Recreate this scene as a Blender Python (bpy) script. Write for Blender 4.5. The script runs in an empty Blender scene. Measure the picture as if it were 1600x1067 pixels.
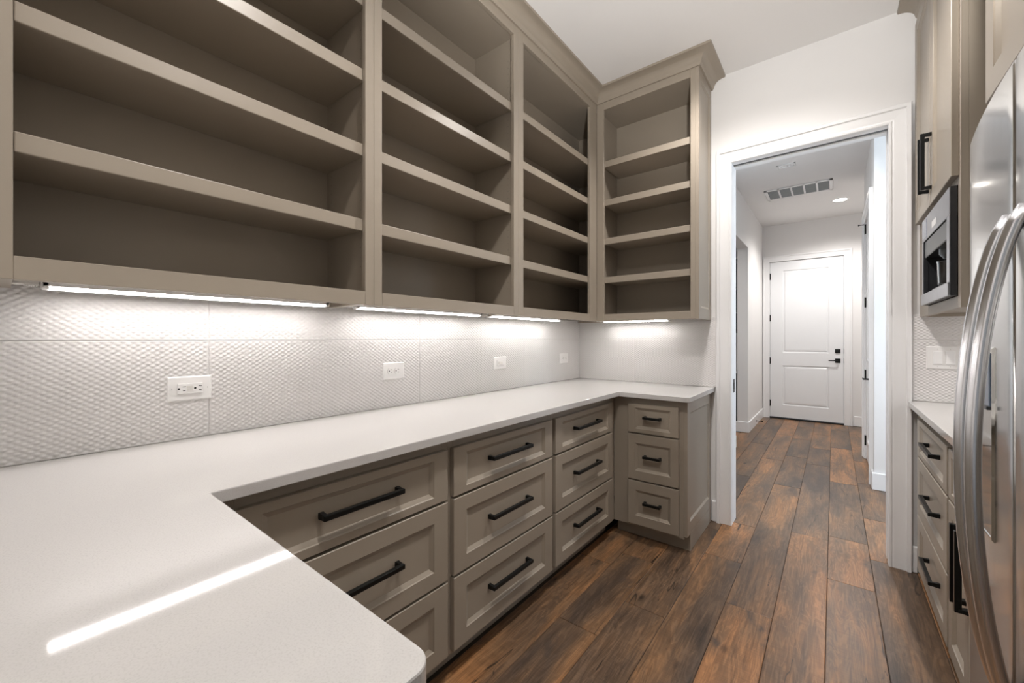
import bpy, bmesh, math, random
import numpy as np
from mathutils import Vector

# ------------------------------------------------------------------ camera, world, light, exposure
scn = bpy.context.scene
COL = scn.collection
YAW = math.atan(502 / 633.7)
cam = bpy.data.cameras.new('camera')
cam.sensor_width = 36.0
cam.lens = 633.7 * 36.0 / 1600.0
cam.shift_y = -4.5 / 1600.0
cam.clip_start = 0.01
co = bpy.data.objects.new('camera', cam)
co.location = (0, 0, 1.245)
co.rotation_euler = (math.pi / 2, 0, YAW)
COL.objects.link(co)
scn.camera = co

world = bpy.data.worlds.new('daylight')
scn.world = world
world.use_nodes = True
bg = world.node_tree.nodes['Background']
bg.inputs['Color'].default_value = (0.97, 0.985, 1.0, 1)
bg.inputs['Strength'].default_value = 0.22

def area_light(name, loc, rot, sx, sy, power, color):
    l = bpy.data.lights.new(name, 'AREA')
    l.shape = 'RECTANGLE'
    l.size = sx
    l.size_y = sy
    l.energy = power
    l.color = color
    o = bpy.data.objects.new(name, l)
    o.location = loc
    o.rotation_euler = rot
    COL.objects.link(o)
    return o

# cool daylight entering through the window of the hall alcove
area_light('window_daylight', (2.27, 3.85, 1.7), (0, math.pi / 2, 0), 1.48, 0.98, 42, (0.70, 0.85, 1.0))
# added spot lamp beside the camera, aimed up to brighten the ceiling
fl = bpy.data.lights.new('added_uplight', 'SPOT')
fl.energy = 145; fl.color = (1.0, 0.98, 0.96); fl.spot_size = math.radians(100); fl.spot_blend = 0.5; fl.shadow_soft_size = 0.05
flo = bpy.data.objects.new('added_uplight', fl); COL.objects.link(flo)
flo.location = (0.1, 0.3, 1.75); flo.rotation_euler = (math.radians(180 - 34), 0, math.radians(8))
LED_STRENGTH = 33.0
CAN_POWER = 40.0

scn.view_settings.view_transform = 'Standard'
scn.view_settings.look = 'None'
scn.view_settings.exposure = 0.34
scn.view_settings.gamma = 1.0
scn.view_settings.use_curve_mapping = False

random.seed(7)

# ------------------------------------------------------------------ materials
def new_mat(name):
    m = bpy.data.materials.new(name)
    m.use_nodes = True
    nt = m.node_tree
    return m, nt, nt.nodes['Principled BSDF']

def paint(name, col, rough=0.45, var=0.04, bump=0.0, scale=6.0, metal=0.0, bscale=180.0, coat=0.0, spec=0.5):
    m, nt, b = new_mat(name)
    tc = nt.nodes.new('ShaderNodeNewGeometry')
    n = nt.nodes.new('ShaderNodeTexNoise')
    n.inputs['Scale'].default_value = scale
    n.inputs['Detail'].default_value = 4
    nt.links.new(tc.outputs['Position'], n.inputs['Vector'])
    r = nt.nodes.new('ShaderNodeValToRGB')
    r.color_ramp.elements[0].position = 0.3
    r.color_ramp.elements[1].position = 0.7
    r.color_ramp.elements[0].color = tuple(c * (1 - var) for c in col) + (1,)
    r.color_ramp.elements[1].color = tuple(min(1, c * (1 + var)) for c in col) + (1,)
    nt.links.new(n.outputs['Fac'], r.inputs['Fac'])
    nt.links.new(r.outputs['Color'], b.inputs['Base Color'])
    b.inputs['Roughness'].default_value = rough
    b.inputs['Metallic'].default_value = metal
    b.inputs['Specular IOR Level'].default_value = spec
    b.inputs['Coat Weight'].default_value = coat
    if bump:
        n2 = nt.nodes.new('ShaderNodeTexNoise')
        n2.inputs['Scale'].default_value = bscale
        nt.links.new(tc.outputs['Position'], n2.inputs['Vector'])
        bp = nt.nodes.new('ShaderNodeBump')
        bp.inputs['Strength'].default_value = bump
        bp.inputs['Distance'].default_value = 0.002
        nt.links.new(n2.outputs['Fac'], bp.inputs['Height'])
        nt.links.new(bp.outputs['Normal'], b.inputs['Normal'])
    return m

def emit(name, col, strength):
    m, nt, b = new_mat(name)
    b.inputs['Base Color'].default_value = (0.9, 0.9, 0.9, 1)
    b.inputs['Emission Color'].default_value = tuple(col) + (1,)
    b.inputs['Emission Strength'].default_value = strength
    return m

M = {}
M['cab'] = paint('taupe_cabinet_paint', (0.312, 0.268, 0.215), 0.36, 0.025, 0.015, 3.0)
M['wall'] = paint('wall_paint', (0.78, 0.77, 0.76), 0.7, 0.01, 0.08, 2.0)
M['ceiling'] = paint('ceiling_paint', (0.80, 0.79, 0.78), 0.8, 0.01, 0.06, 2.0)
M['trim'] = paint('white_trim_paint', (0.83, 0.83, 0.83), 0.3, 0.01, 0.0, 3.0)
M['door'] = paint('white_door_paint', (0.80, 0.81, 0.82), 0.32, 0.01, 0.0, 3.0)
M['tile'] = paint('white_ceramic_glaze', (0.70, 0.685, 0.675), 0.16, 0.02, 0.0, 4.0)
M['grout'] = paint('pale_grout', (0.72, 0.70, 0.68), 0.6, 0.02, 0.0, 40.0)
M['black'] = paint('black_handle_metal', (0.012, 0.013, 0.013), 0.32, 0.1, 0.0, 30.0, 0.6)
M['dark'] = paint('dark_plastic', (0.02, 0.021, 0.023), 0.35, 0.1, 0.0, 30.0)
M['hole'] = paint('dark_slot', (0.01, 0.01, 0.01), 0.8, 0.1, 0.0, 30.0)
M['pinhole'] = paint('pin_sleeve', (0.20, 0.19, 0.165), 0.5, 0.05, 0.0, 30.0)
M['plate'] = paint('white_plastic', (0.80, 0.79, 0.78), 0.3, 0.01, 0.0, 10.0)
M['ledbody'] = paint('white_aluminium', (0.80, 0.79, 0.78), 0.35, 0.02, 0.0, 20.0)
M['clear'] = paint('connector_plastic', (0.72, 0.70, 0.67), 0.25, 0.05, 0.0, 60.0)
M['silver'] = paint('brushed_silver', (0.42, 0.43, 0.46), 0.28, 0.04, 0.0, 25.0, 0.9)
M['darkmetal'] = paint('grey_metal', (0.10, 0.11, 0.115), 0.3, 0.05, 0.0, 25.0, 0.7)
M['cream'] = paint('cream_plastic', (0.75, 0.72, 0.66), 0.3, 0.02, 0.0, 10.0)
M['chrome'] = paint('satin_steel', (0.82, 0.83, 0.86), 0.24, 0.02, 0.0, 15.0, 1.0)
M['mirror_panel'] = paint('glossy_dispenser_panel', (0.60, 0.60, 0.58), 0.05, 0.02, 0.0, 15.0, 1.0)
M['blue'] = paint('blue_display_glass', (0.16, 0.20, 0.27), 0.08, 0.05, 0.0, 15.0)
M['sidecab'] = paint('dark_grey_cabinet_paint', (0.06, 0.058, 0.055), 0.4, 0.05, 0.0, 5.0)
M['ventgrey'] = paint('grey_filter_shade_slat', (0.33, 0.35, 0.35), 0.6, 0.03, 0.0, 20.0)  # grey filter slats, darkened to put the grille's shade into the colour
M['led'] = emit('led_diffuser', (1.0, 0.955, 0.925), LED_STRENGTH)
M['can'] = emit('recessed_lens', (1.0, 0.94, 0.86), 14.0)

def steel():
    m, nt, b = new_mat('brushed_stainless_steel')
    tc = nt.nodes.new('ShaderNodeNewGeometry')
    mp = nt.nodes.new('ShaderNodeMapping')
    mp.inputs['Scale'].default_value = (260, 260, 1.5)
    nt.links.new(tc.outputs['Position'], mp.inputs['Vector'])
    n = nt.nodes.new('ShaderNodeTexNoise')
    n.inputs['Scale'].default_value = 1.0
    n.inputs['Detail'].default_value = 3
    nt.links.new(mp.outputs['Vector'], n.inputs['Vector'])
    mr = nt.nodes.new('ShaderNodeMapRange')
    mr.inputs['To Min'].default_value = 0.12
    mr.inputs['To Max'].default_value = 0.2
    nt.links.new(n.outputs['Fac'], mr.inputs['Value'])
    nt.links.new(mr.outputs['Result'], b.inputs['Roughness'])
    b.inputs['Metallic'].default_value = 1.0
    b.inputs['Base Color'].default_value = (0.66, 0.66, 0.65, 1)
    b.inputs['Anisotropic'].default_value = 0.4
    return m
M['steel'] = steel()

def glass():
    m, nt, b = new_mat('clear_glass')
    b.inputs['Base Color'].default_value = (0.95, 0.97, 0.96, 1)
    b.inputs['Roughness'].default_value = 0.02
    b.inputs['Transmission Weight'].default_value = 1.0
    b.inputs['IOR'].default_value = 1.45
    return m
M['glass'] = glass()

def quartz():
    m, nt, b = new_mat('white_quartz')
    tc = nt.nodes.new('ShaderNodeNewGeometry')
    n = nt.nodes.new('ShaderNodeTexNoise')
    n.inputs['Scale'].default_value = 420
    n.inputs['Detail'].default_value = 2
    nt.links.new(tc.outputs['Position'], n.inputs['Vector'])
    r = nt.nodes.new('ShaderNodeValToRGB')
    r.color_ramp.elements[0].position = 0.28
    r.color_ramp.elements[0].color = (0.49, 0.475, 0.46, 1)
    r.color_ramp.elements[1].position = 0.52
    r.color_ramp.elements[1].color = (0.545, 0.53, 0.515, 1)
    nt.links.new(n.outputs['Fac'], r.inputs['Fac'])
    nt.links.new(r.outputs['Color'], b.inputs['Base Color'])
    b.inputs['Roughness'].default_value = 0.05
    b.inputs['Specular IOR Level'].default_value = 0.5
    return m
M['quartz'] = quartz()

def wood():
    m, nt, b = new_mat('hand_scraped_oak')
    N = nt.nodes.new
    L = nt.links.new
    geo = N('ShaderNodeNewGeometry')
    info = N('ShaderNodeObjectInfo')
    off = N('ShaderNodeVectorMath'); off.operation = 'SCALE'
    off.inputs[0].default_value = (37.0, 91.0, 0.0)
    L(info.outputs['Random'], off.inputs['Scale'])
    add = N('ShaderNodeVectorMath'); add.operation = 'ADD'
    L(geo.outputs['Position'], add.inputs[0]); L(off.outputs['Vector'], add.inputs[1])
    def noise(sc, scale, detail=4, rough=0.55, dist=0.0):
        mp = N('ShaderNodeMapping'); mp.inputs['Scale'].default_value = sc
        L(add.outputs['Vector'], mp.inputs['Vector'])
        n = N('ShaderNodeTexNoise')
        n.inputs['Scale'].default_value = scale
        n.inputs['Detail'].default_value = detail
        n.inputs['Roughness'].default_value = rough
        n.inputs['Distortion'].default_value = dist
        L(mp.outputs['Vector'], n.inputs['Vector'])
        return n
    def ramp(src, stops):
        r = N('ShaderNodeValToRGB')
        e = r.color_ramp.elements
        while len(e) < len(stops): e.new(0.5)
        for i, (p, c) in enumerate(stops):
            e[i].position = p; e[i].color = c + (1,)
        L(src, r.inputs['Fac']); return r
    def mix(fac, a, c, mode='MIX'):
        x = N('ShaderNodeMix'); x.data_type = 'RGBA'; x.blend_type = mode
        if isinstance(fac, float): x.inputs[0].default_value = fac
        else: L(fac, x.inputs[0])
        L(a, x.inputs[6])
        if isinstance(c, tuple): x.inputs[7].default_value = c
        else: L(c, x.inputs[7])
        return x.outputs[2]
    # tone of a plank, patchy along its length
    big = noise((7.0, 1.4, 1), 1.0, 4, 0.6, 0.35)
    mth = N('ShaderNodeMath'); mth.operation = 'MULTIPLY_ADD'
    L(info.outputs['Random'], mth.inputs[0]); mth.inputs[1].default_value = 0.25; mth.inputs[2].default_value = -0.135
    ad = N('ShaderNodeMath'); ad.operation = 'ADD'
    L(big.outputs['Fac'], ad.inputs[0]); L(mth.outputs[0], ad.inputs[1])
    tone = ramp(ad.outputs[0], [(0.26, (0.075, 0.052, 0.038)), (0.41, (0.142, 0.089, 0.055)),
                                (0.53, (0.218, 0.121, 0.062)), (0.68, (0.37, 0.178, 0.074))])
    grain = noise((85, 3.0, 1), 1.0, 8, 0.7, 0.25)
    gr = ramp(grain.outputs['Fac'], [(0.32, (0.56, 0.55, 0.54)), (0.50, (0.97, 0.97, 0.97)), (0.70, (1.2, 1.19, 1.18))])
    c1 = mix(1.0, tone.outputs['Color'], gr.outputs['Color'], 'MULTIPLY')
    cath = noise((10, 1.3, 1), 1.6, 2, 0.5, 2.2)
    wv = N('ShaderNodeMath'); wv.operation = 'MULTIPLY'; wv.inputs[1].default_value = 34
    L(cath.outputs['Fac'], wv.inputs[0])
    sn = N('ShaderNodeMath'); sn.operation = 'SINE'; L(wv.outputs[0], sn.inputs[0])
    cr = ramp(sn.outputs[0], [(0.0, (0.74, 0.72, 0.70)), (0.9, (1.08, 1.08, 1.08))])
    c2 = mix(0.75, c1, cr.outputs['Color'], 'MULTIPLY')
    # knots and smoky stains
    st = noise((6, 3.2, 1), 1.0, 5, 0.6, 0.8)
    sr = ramp(st.outputs['Fac'], [(0.60, (0, 0, 0)), (0.74, (1, 1, 1))])
    c3 = mix(sr.outputs['Color'], c2, (0.055, 0.043, 0.036, 1))
    vmp = N('ShaderNodeMapping'); vmp.inputs['Scale'].default_value = (5.2, 2.4, 0.0)
    L(add.outputs['Vector'], vmp.inputs['Vector'])
    vo = N('ShaderNodeTexVoronoi'); vo.inputs['Scale'].default_value = 1.0
    L(vmp.outputs['Vector'], vo.inputs['Vector'])
    kr = ramp(vo.outputs['Distance'], [(0.03, (1, 1, 1)), (0.10, (0, 0, 0))])
    c4 = mix(kr.outputs['Color'], c3, (0.016, 0.011, 0.008, 1))
    # long drying cracks
    ck = noise((11, 0.9, 1), 1.0, 2, 0.5, 1.0)
    a1 = N('ShaderNodeMath'); a1.operation = 'SUBTRACT'; L(ck.outputs['Fac'], a1.inputs[0]); a1.inputs[1].default_value = 0.36
    a2 = N('ShaderNodeMath'); a2.operation = 'ABSOLUTE'; L(a1.outputs[0], a2.inputs[0])
    kk = ramp(a2.outputs[0], [(0.0, (1, 1, 1)), (0.009, (0, 0, 0))])
    c5 = mix(kk.outputs['Color'], c4, (0.02, 0.014, 0.01, 1))
    saw = noise((7, 260, 1), 1.0, 3, 0.6, 0.3)
    sw_ = ramp(saw.outputs['Fac'], [(0.36, (0.80, 0.79, 0.78)), (0.6, (1.1, 1.1, 1.1))])
    c5 = mix(0.6, c5, sw_.outputs['Color'], 'MULTIPLY')
    b.inputs['Specular IOR Level'].default_value = 0.35
    L(c5, b.inputs['Base Color'])
    rr = N('ShaderNodeMapRange'); rr.inputs['To Min'].default_value = 0.26; rr.inputs['To Max'].default_value = 0.42
    L(grain.outputs['Fac'], rr.inputs['Value']); L(rr.outputs['Result'], b.inputs['Roughness'])
    bp = N('ShaderNodeBump'); bp.inputs['Strength'].default_value = 0.22; bp.inputs['Distance'].default_value = 0.002
    L(grain.outputs['Fac'], bp.inputs['Height']); L(bp.outputs['Normal'], b.inputs['Normal'])
    return m
M['wood'] = wood()
M['subfloor'] = paint('dark_joint', (0.03, 0.021, 0.015), 0.7, 0.2, 0.0, 9.0)

# ------------------------------------------------------------------ mesh helpers
class Frame:
    """w runs along the cabinet run, d outward from the wall, z up"""
    def __init__(s, ox, oy, w, d):
        s.o, s.w, s.d = (ox, oy), w, d
    def __call__(s, w, d, z):
        return (s.o[0] + w * s.w[0] + d * s.d[0], s.o[1] + w * s.w[1] + d * s.d[1], z)
WORLD = Frame(0, 0, (1, 0), (0, 1))
WL = {}

class MB:
    def __init__(s, fr=WORLD):
        s.v, s.f, s.fr = [], [], fr
    def box(s, w0, w1, d0, d1, z0, z1):
        i = len(s.v)
        for z in (z0, z1):
            for w, d in ((w0, d0), (w1, d0), (w1, d1), (w0, d1)):
                s.v.append(s.fr(w, d, z))
        s.f += [tuple(i + k for k in q) for q in ((0, 3, 2, 1), (4, 5, 6, 7), (0, 1, 5, 4), (1, 2, 6, 5), (2, 3, 7, 6), (3, 0, 4, 7))]
        return s
    def rings(s, loops, cap0=False, cap1=False, closed=True):
        """loops: lists of points already in world space, bridged one to the next"""
        i = len(s.v); n = len(loops[0])
        for lp in loops: s.v += [tuple(p) for p in lp]
        for a in range(len(loops) - 1):
            for k in range(n if closed else n - 1):
                k2 = (k + 1) % n
                s.f.append((i + a * n + k, i + a * n + k2, i + (a + 1) * n + k2, i + (a + 1) * n + k))
        if cap0: s.f.append(tuple(i + k for k in range(n))[::-1])
        if cap1: s.f.append(tuple(i + (len(loops) - 1) * n + k for k in range(n)))
        return s
    def rect_rings(s, w0, w1, z0, z1, steps, cap1=False, cap0=False):
        """steps: (inset w, inset z, d)"""
        loops = [[s.fr(w0 + a, d, z0 + c), s.fr(w1 - a, d, z0 + c), s.fr(w1 - a, d, z1 - c), s.fr(w0 + a, d, z1 - c)] for a, c, d in steps]
        return s.rings(loops, cap0, cap1)
    def lathe(s, prof, c, axis='z', n=24, cap0=True, cap1=True):
        loops = []
        for r, h in prof:
            lp = []
            for k in range(n):
                a = 2 * math.pi * k / n
                p, q = r * math.cos(a), r * math.sin(a)
                if axis == 'z': lp.append((c[0] + p, c[1] + q, c[2] + h))
                elif axis == 'x': lp.append((c[0] + h, c[1] + p, c[2] + q))
                else: lp.append((c[0] + p, c[1] + h, c[2] + q))
            loops.append(lp)
        return s.rings(loops, cap0, cap1)
    def tube(s, pts, r, n=12, ry=None):
        ry = ry or r
        loops = []
        P = [Vector(p) for p in pts]
        for i, p in enumerate(P):
            t = (P[min(i + 1, len(P) - 1)] - P[max(i - 1, 0)]).normalized()
            ref = Vector((0, 1, 0)) if abs(t.y) < 0.9 else Vector((0, 0, 1))
            a = (ref - t * ref.dot(t)).normalized()
            b = t.cross(a)
            loops.append([p + a * (r * math.cos(2 * math.pi * k / n)) + b * (ry * math.sin(2 * math.pi * k / n)) for k in range(n)])
        return s.rings(loops, True, True)
    def poly(s, pts, z0, z1):
        lo = [s.fr(p[0], p[1], z0) for p in pts]
        hi = [s.fr(p[0], p[1], z1) for p in pts]
        return s.rings([lo, hi], True, True)
    def build(s, name, mat, parent=None, bevel=0.0, seg=1, smooth=False, recalc=True, angle=0.6):
        V = np.array(s.v, dtype=float)
        c = (V.min(0) + V.max(0)) / 2
        if parent is None:
            c[2] = V[:, 2].min()
        me = bpy.data.meshes.new(name)
        me.from_pydata([tuple(p) for p in (V - c)], [], s.f)
        if recalc or bevel:
            bm = bmesh.new(); bm.from_mesh(me)
            if recalc: bmesh.ops.recalc_face_normals(bm, faces=bm.faces)
            if bevel:
                es = [e for e in bm.edges if len(e.link_faces) == 2 and e.calc_face_angle(0) > angle]
                bmesh.ops.bevel(bm, geom=es, offset=bevel, segments=seg, profile=0.5, affect='EDGES', clamp_overlap=True)
            bm.to_mesh(me); bm.free()
        if smooth:
            for p in me.polygons: p.use_smooth = True
            if smooth != 'all':
                me.set_sharp_from_angle(angle=0.7)
        me.materials.append(M[mat])
        return link(name, me, c, parent)

def link(name, me, c, parent=None):
    o = bpy.data.objects.new(name, me)
    COL.objects.link(o)
    WL[o.name] = Vector(c)
    if parent is not None:
        o.parent = parent
        o.location = Vector(c) - WL[parent.name]
    else:
        o.location = c
    return o

def thing(name, label, cat, loc, group=None, kind=None):
    o = bpy.data.objects.new(name, None)
    o.empty_display_size = 0.05
    COL.objects.link(o)
    o.location = loc
    WL[o.name] = Vector(loc)
    return tag(o, label, cat, group, kind)

def tag(o, label=None, cat=None, group=None, kind=None):
    if label: o['label'] = label
    if cat: o['category'] = cat
    if group: o['group'] = group
    if kind: o['kind'] = kind
    return o

def boxes(name, mat, lst, parent=None, bevel=0.0, fr=WORLD, seg=1):
    m = MB(fr)
    for b in lst: m.box(*b)
    return m.build(name, mat, parent, bevel, seg)

# ------------------------------------------------------------------ main dimensions
XL, XR, YB, YN, ZC = -1.683, 0.96, 3.033, -0.40, 3.02
WT = 0.127
OX0, OX1, OZ = -0.53, 0.237, 2.415            # doorway opening
HALL_END = 7.55
LEFT = Frame(XL, 0, (0, 1), (1, 0))
BACK = Frame(0, YB, (1, 0), (0, -1))
RIGHT = Frame(XR, 0, (0, 1), (-1, 0))

# ------------------------------------------------------------------ structure: floor with planks
floor = boxes('floor', 'subfloor', [(-3.2, 2.4, -2.6, 7.7, -0.06, -0.004)])
tag(floor, 'hand-scraped brown oak plank floor running through the doorway', 'floor', kind='structure')
PW = 0.1875
joints = {-1: [2.095, 0.7], 0: [1.555, 2.25, 0.2, 3.9], 1: [1.84, 0.35, 2.9, 4.2, 5.6], 2: [0.9, 2.55, 3.09, 4.95, 6.3], 3: [2.13, 1.0, 4.12, 5.2, 6.15, 7.0],
          4: [1.2, 3.17, 5.0, 5.75, 6.6], 5: [2.67, 1.35, 3.25, 4.5, 5.9, 7.05], 6: [1.7, 3.05, 3.72, 4.6, 5.4], 7: [2.3, 3.6, 4.9, 6.4]}
for k in range(-1, 15):
    x0 = -0.962 + PW * k
    ya, yb = (-1.3, 7.52)
    if k == -1: ya, yb = -1.3, 3.0
    if k > 7: ya, yb = 3.17, 4.5
    js = [ya] + sorted(j for j in joints.get(k, [3.8]) if ya + 0.05 < j < yb - 0.05) + [yb]
    if k == -1:
        js = js + [5.3, 6.1]
    for a, b in zip(js[:-1], js[1:]):
        if k == -1 and (a, b) == (3.0, 5.3): continue
        m = MB(); g = 0.0009; c = 0.0016
        lo = [(x0 + g, a + g, -0.004), (x0 + PW - g, a + g, -0.004), (x0 + PW - g, b - g, -0.004), (x0 + g, b - g, -0.004)]
        md = [(p[0], p[1], -c) for p in lo]
        hi = [(x0 + g + c, a + g + c, 0), (x0 + PW - g - c, a + g + c, 0), (x0 + PW - g - c, b - g - c, 0), (x0 + g + c, b - g - c, 0)]
        m.rings([lo, md, hi], False, True)
        m.build('plank', 'wood', floor)

ceil = boxes('ceiling', 'ceiling', [(-3.2, 2.4, -0.55, 7.7, ZC, ZC + 0.1)])
tag(ceil, 'smooth white painted ceiling over pantry and hall', 'ceiling', kind='structure')

def wall(name, label, lst, mat='wall'):
    return tag(boxes(name, mat, lst), label, 'wall', kind='structure')
wall('wall_left', 'white wall behind the long open shelves', [(XL - WT, XL, YN - WT, YB + WT, 0, ZC)])
wall('wall_back', 'white wall around the cased doorway', [(XL, OX0 - 0.02, YB, YB + WT, 0, ZC), (OX1 + 0.02, 2.3, YB, YB + WT, 0, ZC), (OX0 - 0.02, OX1 + 0.02, YB, YB + WT, OZ + 0.02, ZC)])
wall('wall_right', 'white wall behind refrigerator and coffee machine', [(XR, XR + WT, YN - WT, YB, 0, ZC)])
wall('wall_near', 'white wall beside the entry behind the peninsula', [(XL, -0.32, YN - WT, YN, 0, ZC), (0.75, XR, YN - WT, YN, 0, ZC), (-0.32, 0.75, YN - WT, YN, 2.45, ZC)])
HX, SX = -0.885, 0.265
wall('wall_hall_left', 'white hall wall with an opening to a side room', [(HX - 0.125, HX, YB + WT, 5.22, 0, ZC), (HX - 0.125, HX, 6.15, HALL_END, 0, ZC), (HX - 0.125, HX, 5.22, 6.15, 2.45, ZC)])
wall('wall_hall_end', 'white wall around the far hall door', [(-3.0, -0.80, HALL_END, HALL_END + 0.12, 0, ZC), (0.135, 1.3, HALL_END, HALL_END + 0.12, 0, ZC), (-0.80, 0.135, HALL_END, HALL_END + 0.12, 2.46, ZC)])
wall('wall_hall_right', 'white hall wall holding the side door', [(SX, SX + 0.12, 4.48, 4.70, 0, ZC), (SX, SX + 0.12, 5.58, 5.88, 0, ZC), (SX, SX + 0.12, 4.70, 5.58, 2.47, ZC), (SX + 0.12, 2.2, 4.48, 4.60, 0, ZC)])
wall('wall_hall_niche', 'white wall closing the wider end of the hall', [(1.2, 1.3, 5.88, HALL_END, 0, ZC), (SX + 0.12, 1.2, 5.78, 5.88, 0, ZC)])
wall('wall_alcove', 'white alcove wall with a daylight window', [(2.2, 2.3, YB + WT, 3.3, 0, ZC), (2.2, 2.3, 4.4, 4.6, 0, ZC), (2.2, 2.3, 3.3, 4.4, 0, 0.9), (2.2, 2.3, 3.3, 4.4, 2.5, ZC)])
wall('wall_side_room', 'white far walls of the side room', [(-3.1, -3.0, 4.2, HALL_END, 0, ZC), (-3.0, HX - 0.125, 4.1, 4.2, 0, ZC)])
w1 = thing('window_1', 'white framed alcove window letting daylight into the hall', 'window', (2.25, 3.85, 0.9), kind='structure')
boxes('window_frame', 'trim', [(2.19, 2.29, 3.3, 3.35, 0.9, 2.5), (2.19, 2.29, 4.35, 4.4, 0.9, 2.5), (2.19, 2.29, 3.35, 4.35, 0.9, 0.95), (2.19, 2.29, 3.35, 4.35, 2.45, 2.5)], w1, 0.003)

boxes('pane', 'glass', [(2.276, 2.282, 3.35, 4.35, 0.95, 2.45)], w1)
# doorway trim: profiled casing
def casing(name, x0, x1, ztop, y, cw, parent, sgn=-1, t=0.018, fr=WORLD):
    """casing round an opening x0..x1 (w axis), y = wall face (d axis), sgn = way it stands proud"""
    prof = [(0.0, 0.0), (0.0, 0.012), (0.004, 0.016), (0.012, 0.016), (0.016, 0.012), (0.022, t - 0.004), (cw - 0.024, t), (cw - 0.020, t + 0.009), (cw - 0.004, t + 0.010), (cw, t + 0.006), (cw, 0.0)]
    def loop(o, d):
        return [fr(x0 - o, y + sgn * d, 0), fr(x0 - o, y + sgn * d, ztop + o), fr(x1 + o, y + sgn * d, ztop + o), fr(x1 + o, y + sgn * d, 0)]
    L = [loop(o, d) for o, d in prof]
    for i, nm in enumerate(('casing_side', 'casing_head', 'casing_side')):
        m = MB()
        m.rings([[lp[i] for lp in L], [lp[i + 1] for lp in L]], True, True)
        m.build(nm, 'trim', parent)

d1 = thing('door_1', 'white cased doorway with a pocket-door slot in its head', 'doorway', (-0.147, YB, 0), kind='structure')
casing('c', OX0, OX1, OZ, YB, 0.092, d1)
casing('c', OX0, OX1, OZ, YB + WT, 0.092, d1, 1)
boxes('jamb', 'trim', [(OX0 - 0.02, OX0, YB - 0.001, YB + WT + 0.001, 0, OZ)], d1)
boxes('jamb', 'trim', [(OX1, OX1 + 0.02, YB - 0.001, YB + 0.04, 0, OZ)], d1)
boxes('jamb', 'trim', [(OX1, OX1 + 0.02, YB + 0.085, YB + WT + 0.001, 0, OZ)], d1)
boxes('head_jamb', 'trim', [(OX0 - 0.02, OX1 + 0.02, YB - 0.001, YB + 0.04, OZ, OZ + 0.02), (OX0 - 0.02, OX1 + 0.02, YB + 0.085, YB + WT + 0.001, OZ, OZ + 0.02)], d1)
boxes('door_track', 'darkmetal', [(OX0, OX1, YB + 0.045, YB + 0.08, OZ + 0.006, OZ + 0.02)], d1)
boxes('pocket_door_edge', 'door', [(OX1 + 0.004, OX1 + 0.02, YB + 0.043, YB + 0.082, 0.01, OZ)], d1)
sp = boxes('strike_plate', 'black', [(OX0, OX0 + 0.002, YB + 0.045, YB + 0.085, 0.88, 0.97)], d1)
boxes('strike_slot', 'hole', [(OX0 + 0.002, OX0 + 0.0025, YB + 0.056, YB + 0.074, 0.905, 0.945)], sp)

# baseboards
def baseboard(name, label, pieces, h=0.14):
    m = MB()
    for (x0, x1, y0, y1) in pieces: m.box(x0, x1, y0, y1, 0, h)
    o = m.build(name, 'trim', None, 0.004)
    return tag(o, label, 'baseboard', kind='structure')
bt = 0.016
baseboard('baseboard_back', 'short white baseboard stubs beside the doorway casing', [(-0.652, OX0 - 0.093, YB - bt, YB, ), (OX1 + 0.093, 0.352, YB - bt, YB)])
baseboard('baseboard_hall_left', 'white baseboard along the left hall wall', [(HX, HX + bt, YB + WT + 0.03, 5.22), (HX - 0.14, HX + bt, 5.22, 5.22 + bt), (HX, HX + bt, 6.15, HALL_END), (HX - 0.14, HX + bt, 6.15 - bt, 6.15)])
baseboard('baseboard_hall_right', 'white baseboard around the right hall wall corner', [(SX - bt, 2.2, 4.48 - bt, 4.48), (SX - bt, SX, 4.48, 4.60), (SX - bt, SX, 5.68, 5.88 + bt)])
baseboard('baseboard_hall_end', 'white baseboard right of the far hall door', [(0.23, 1.2, HALL_END - bt, HALL_END)])

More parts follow.
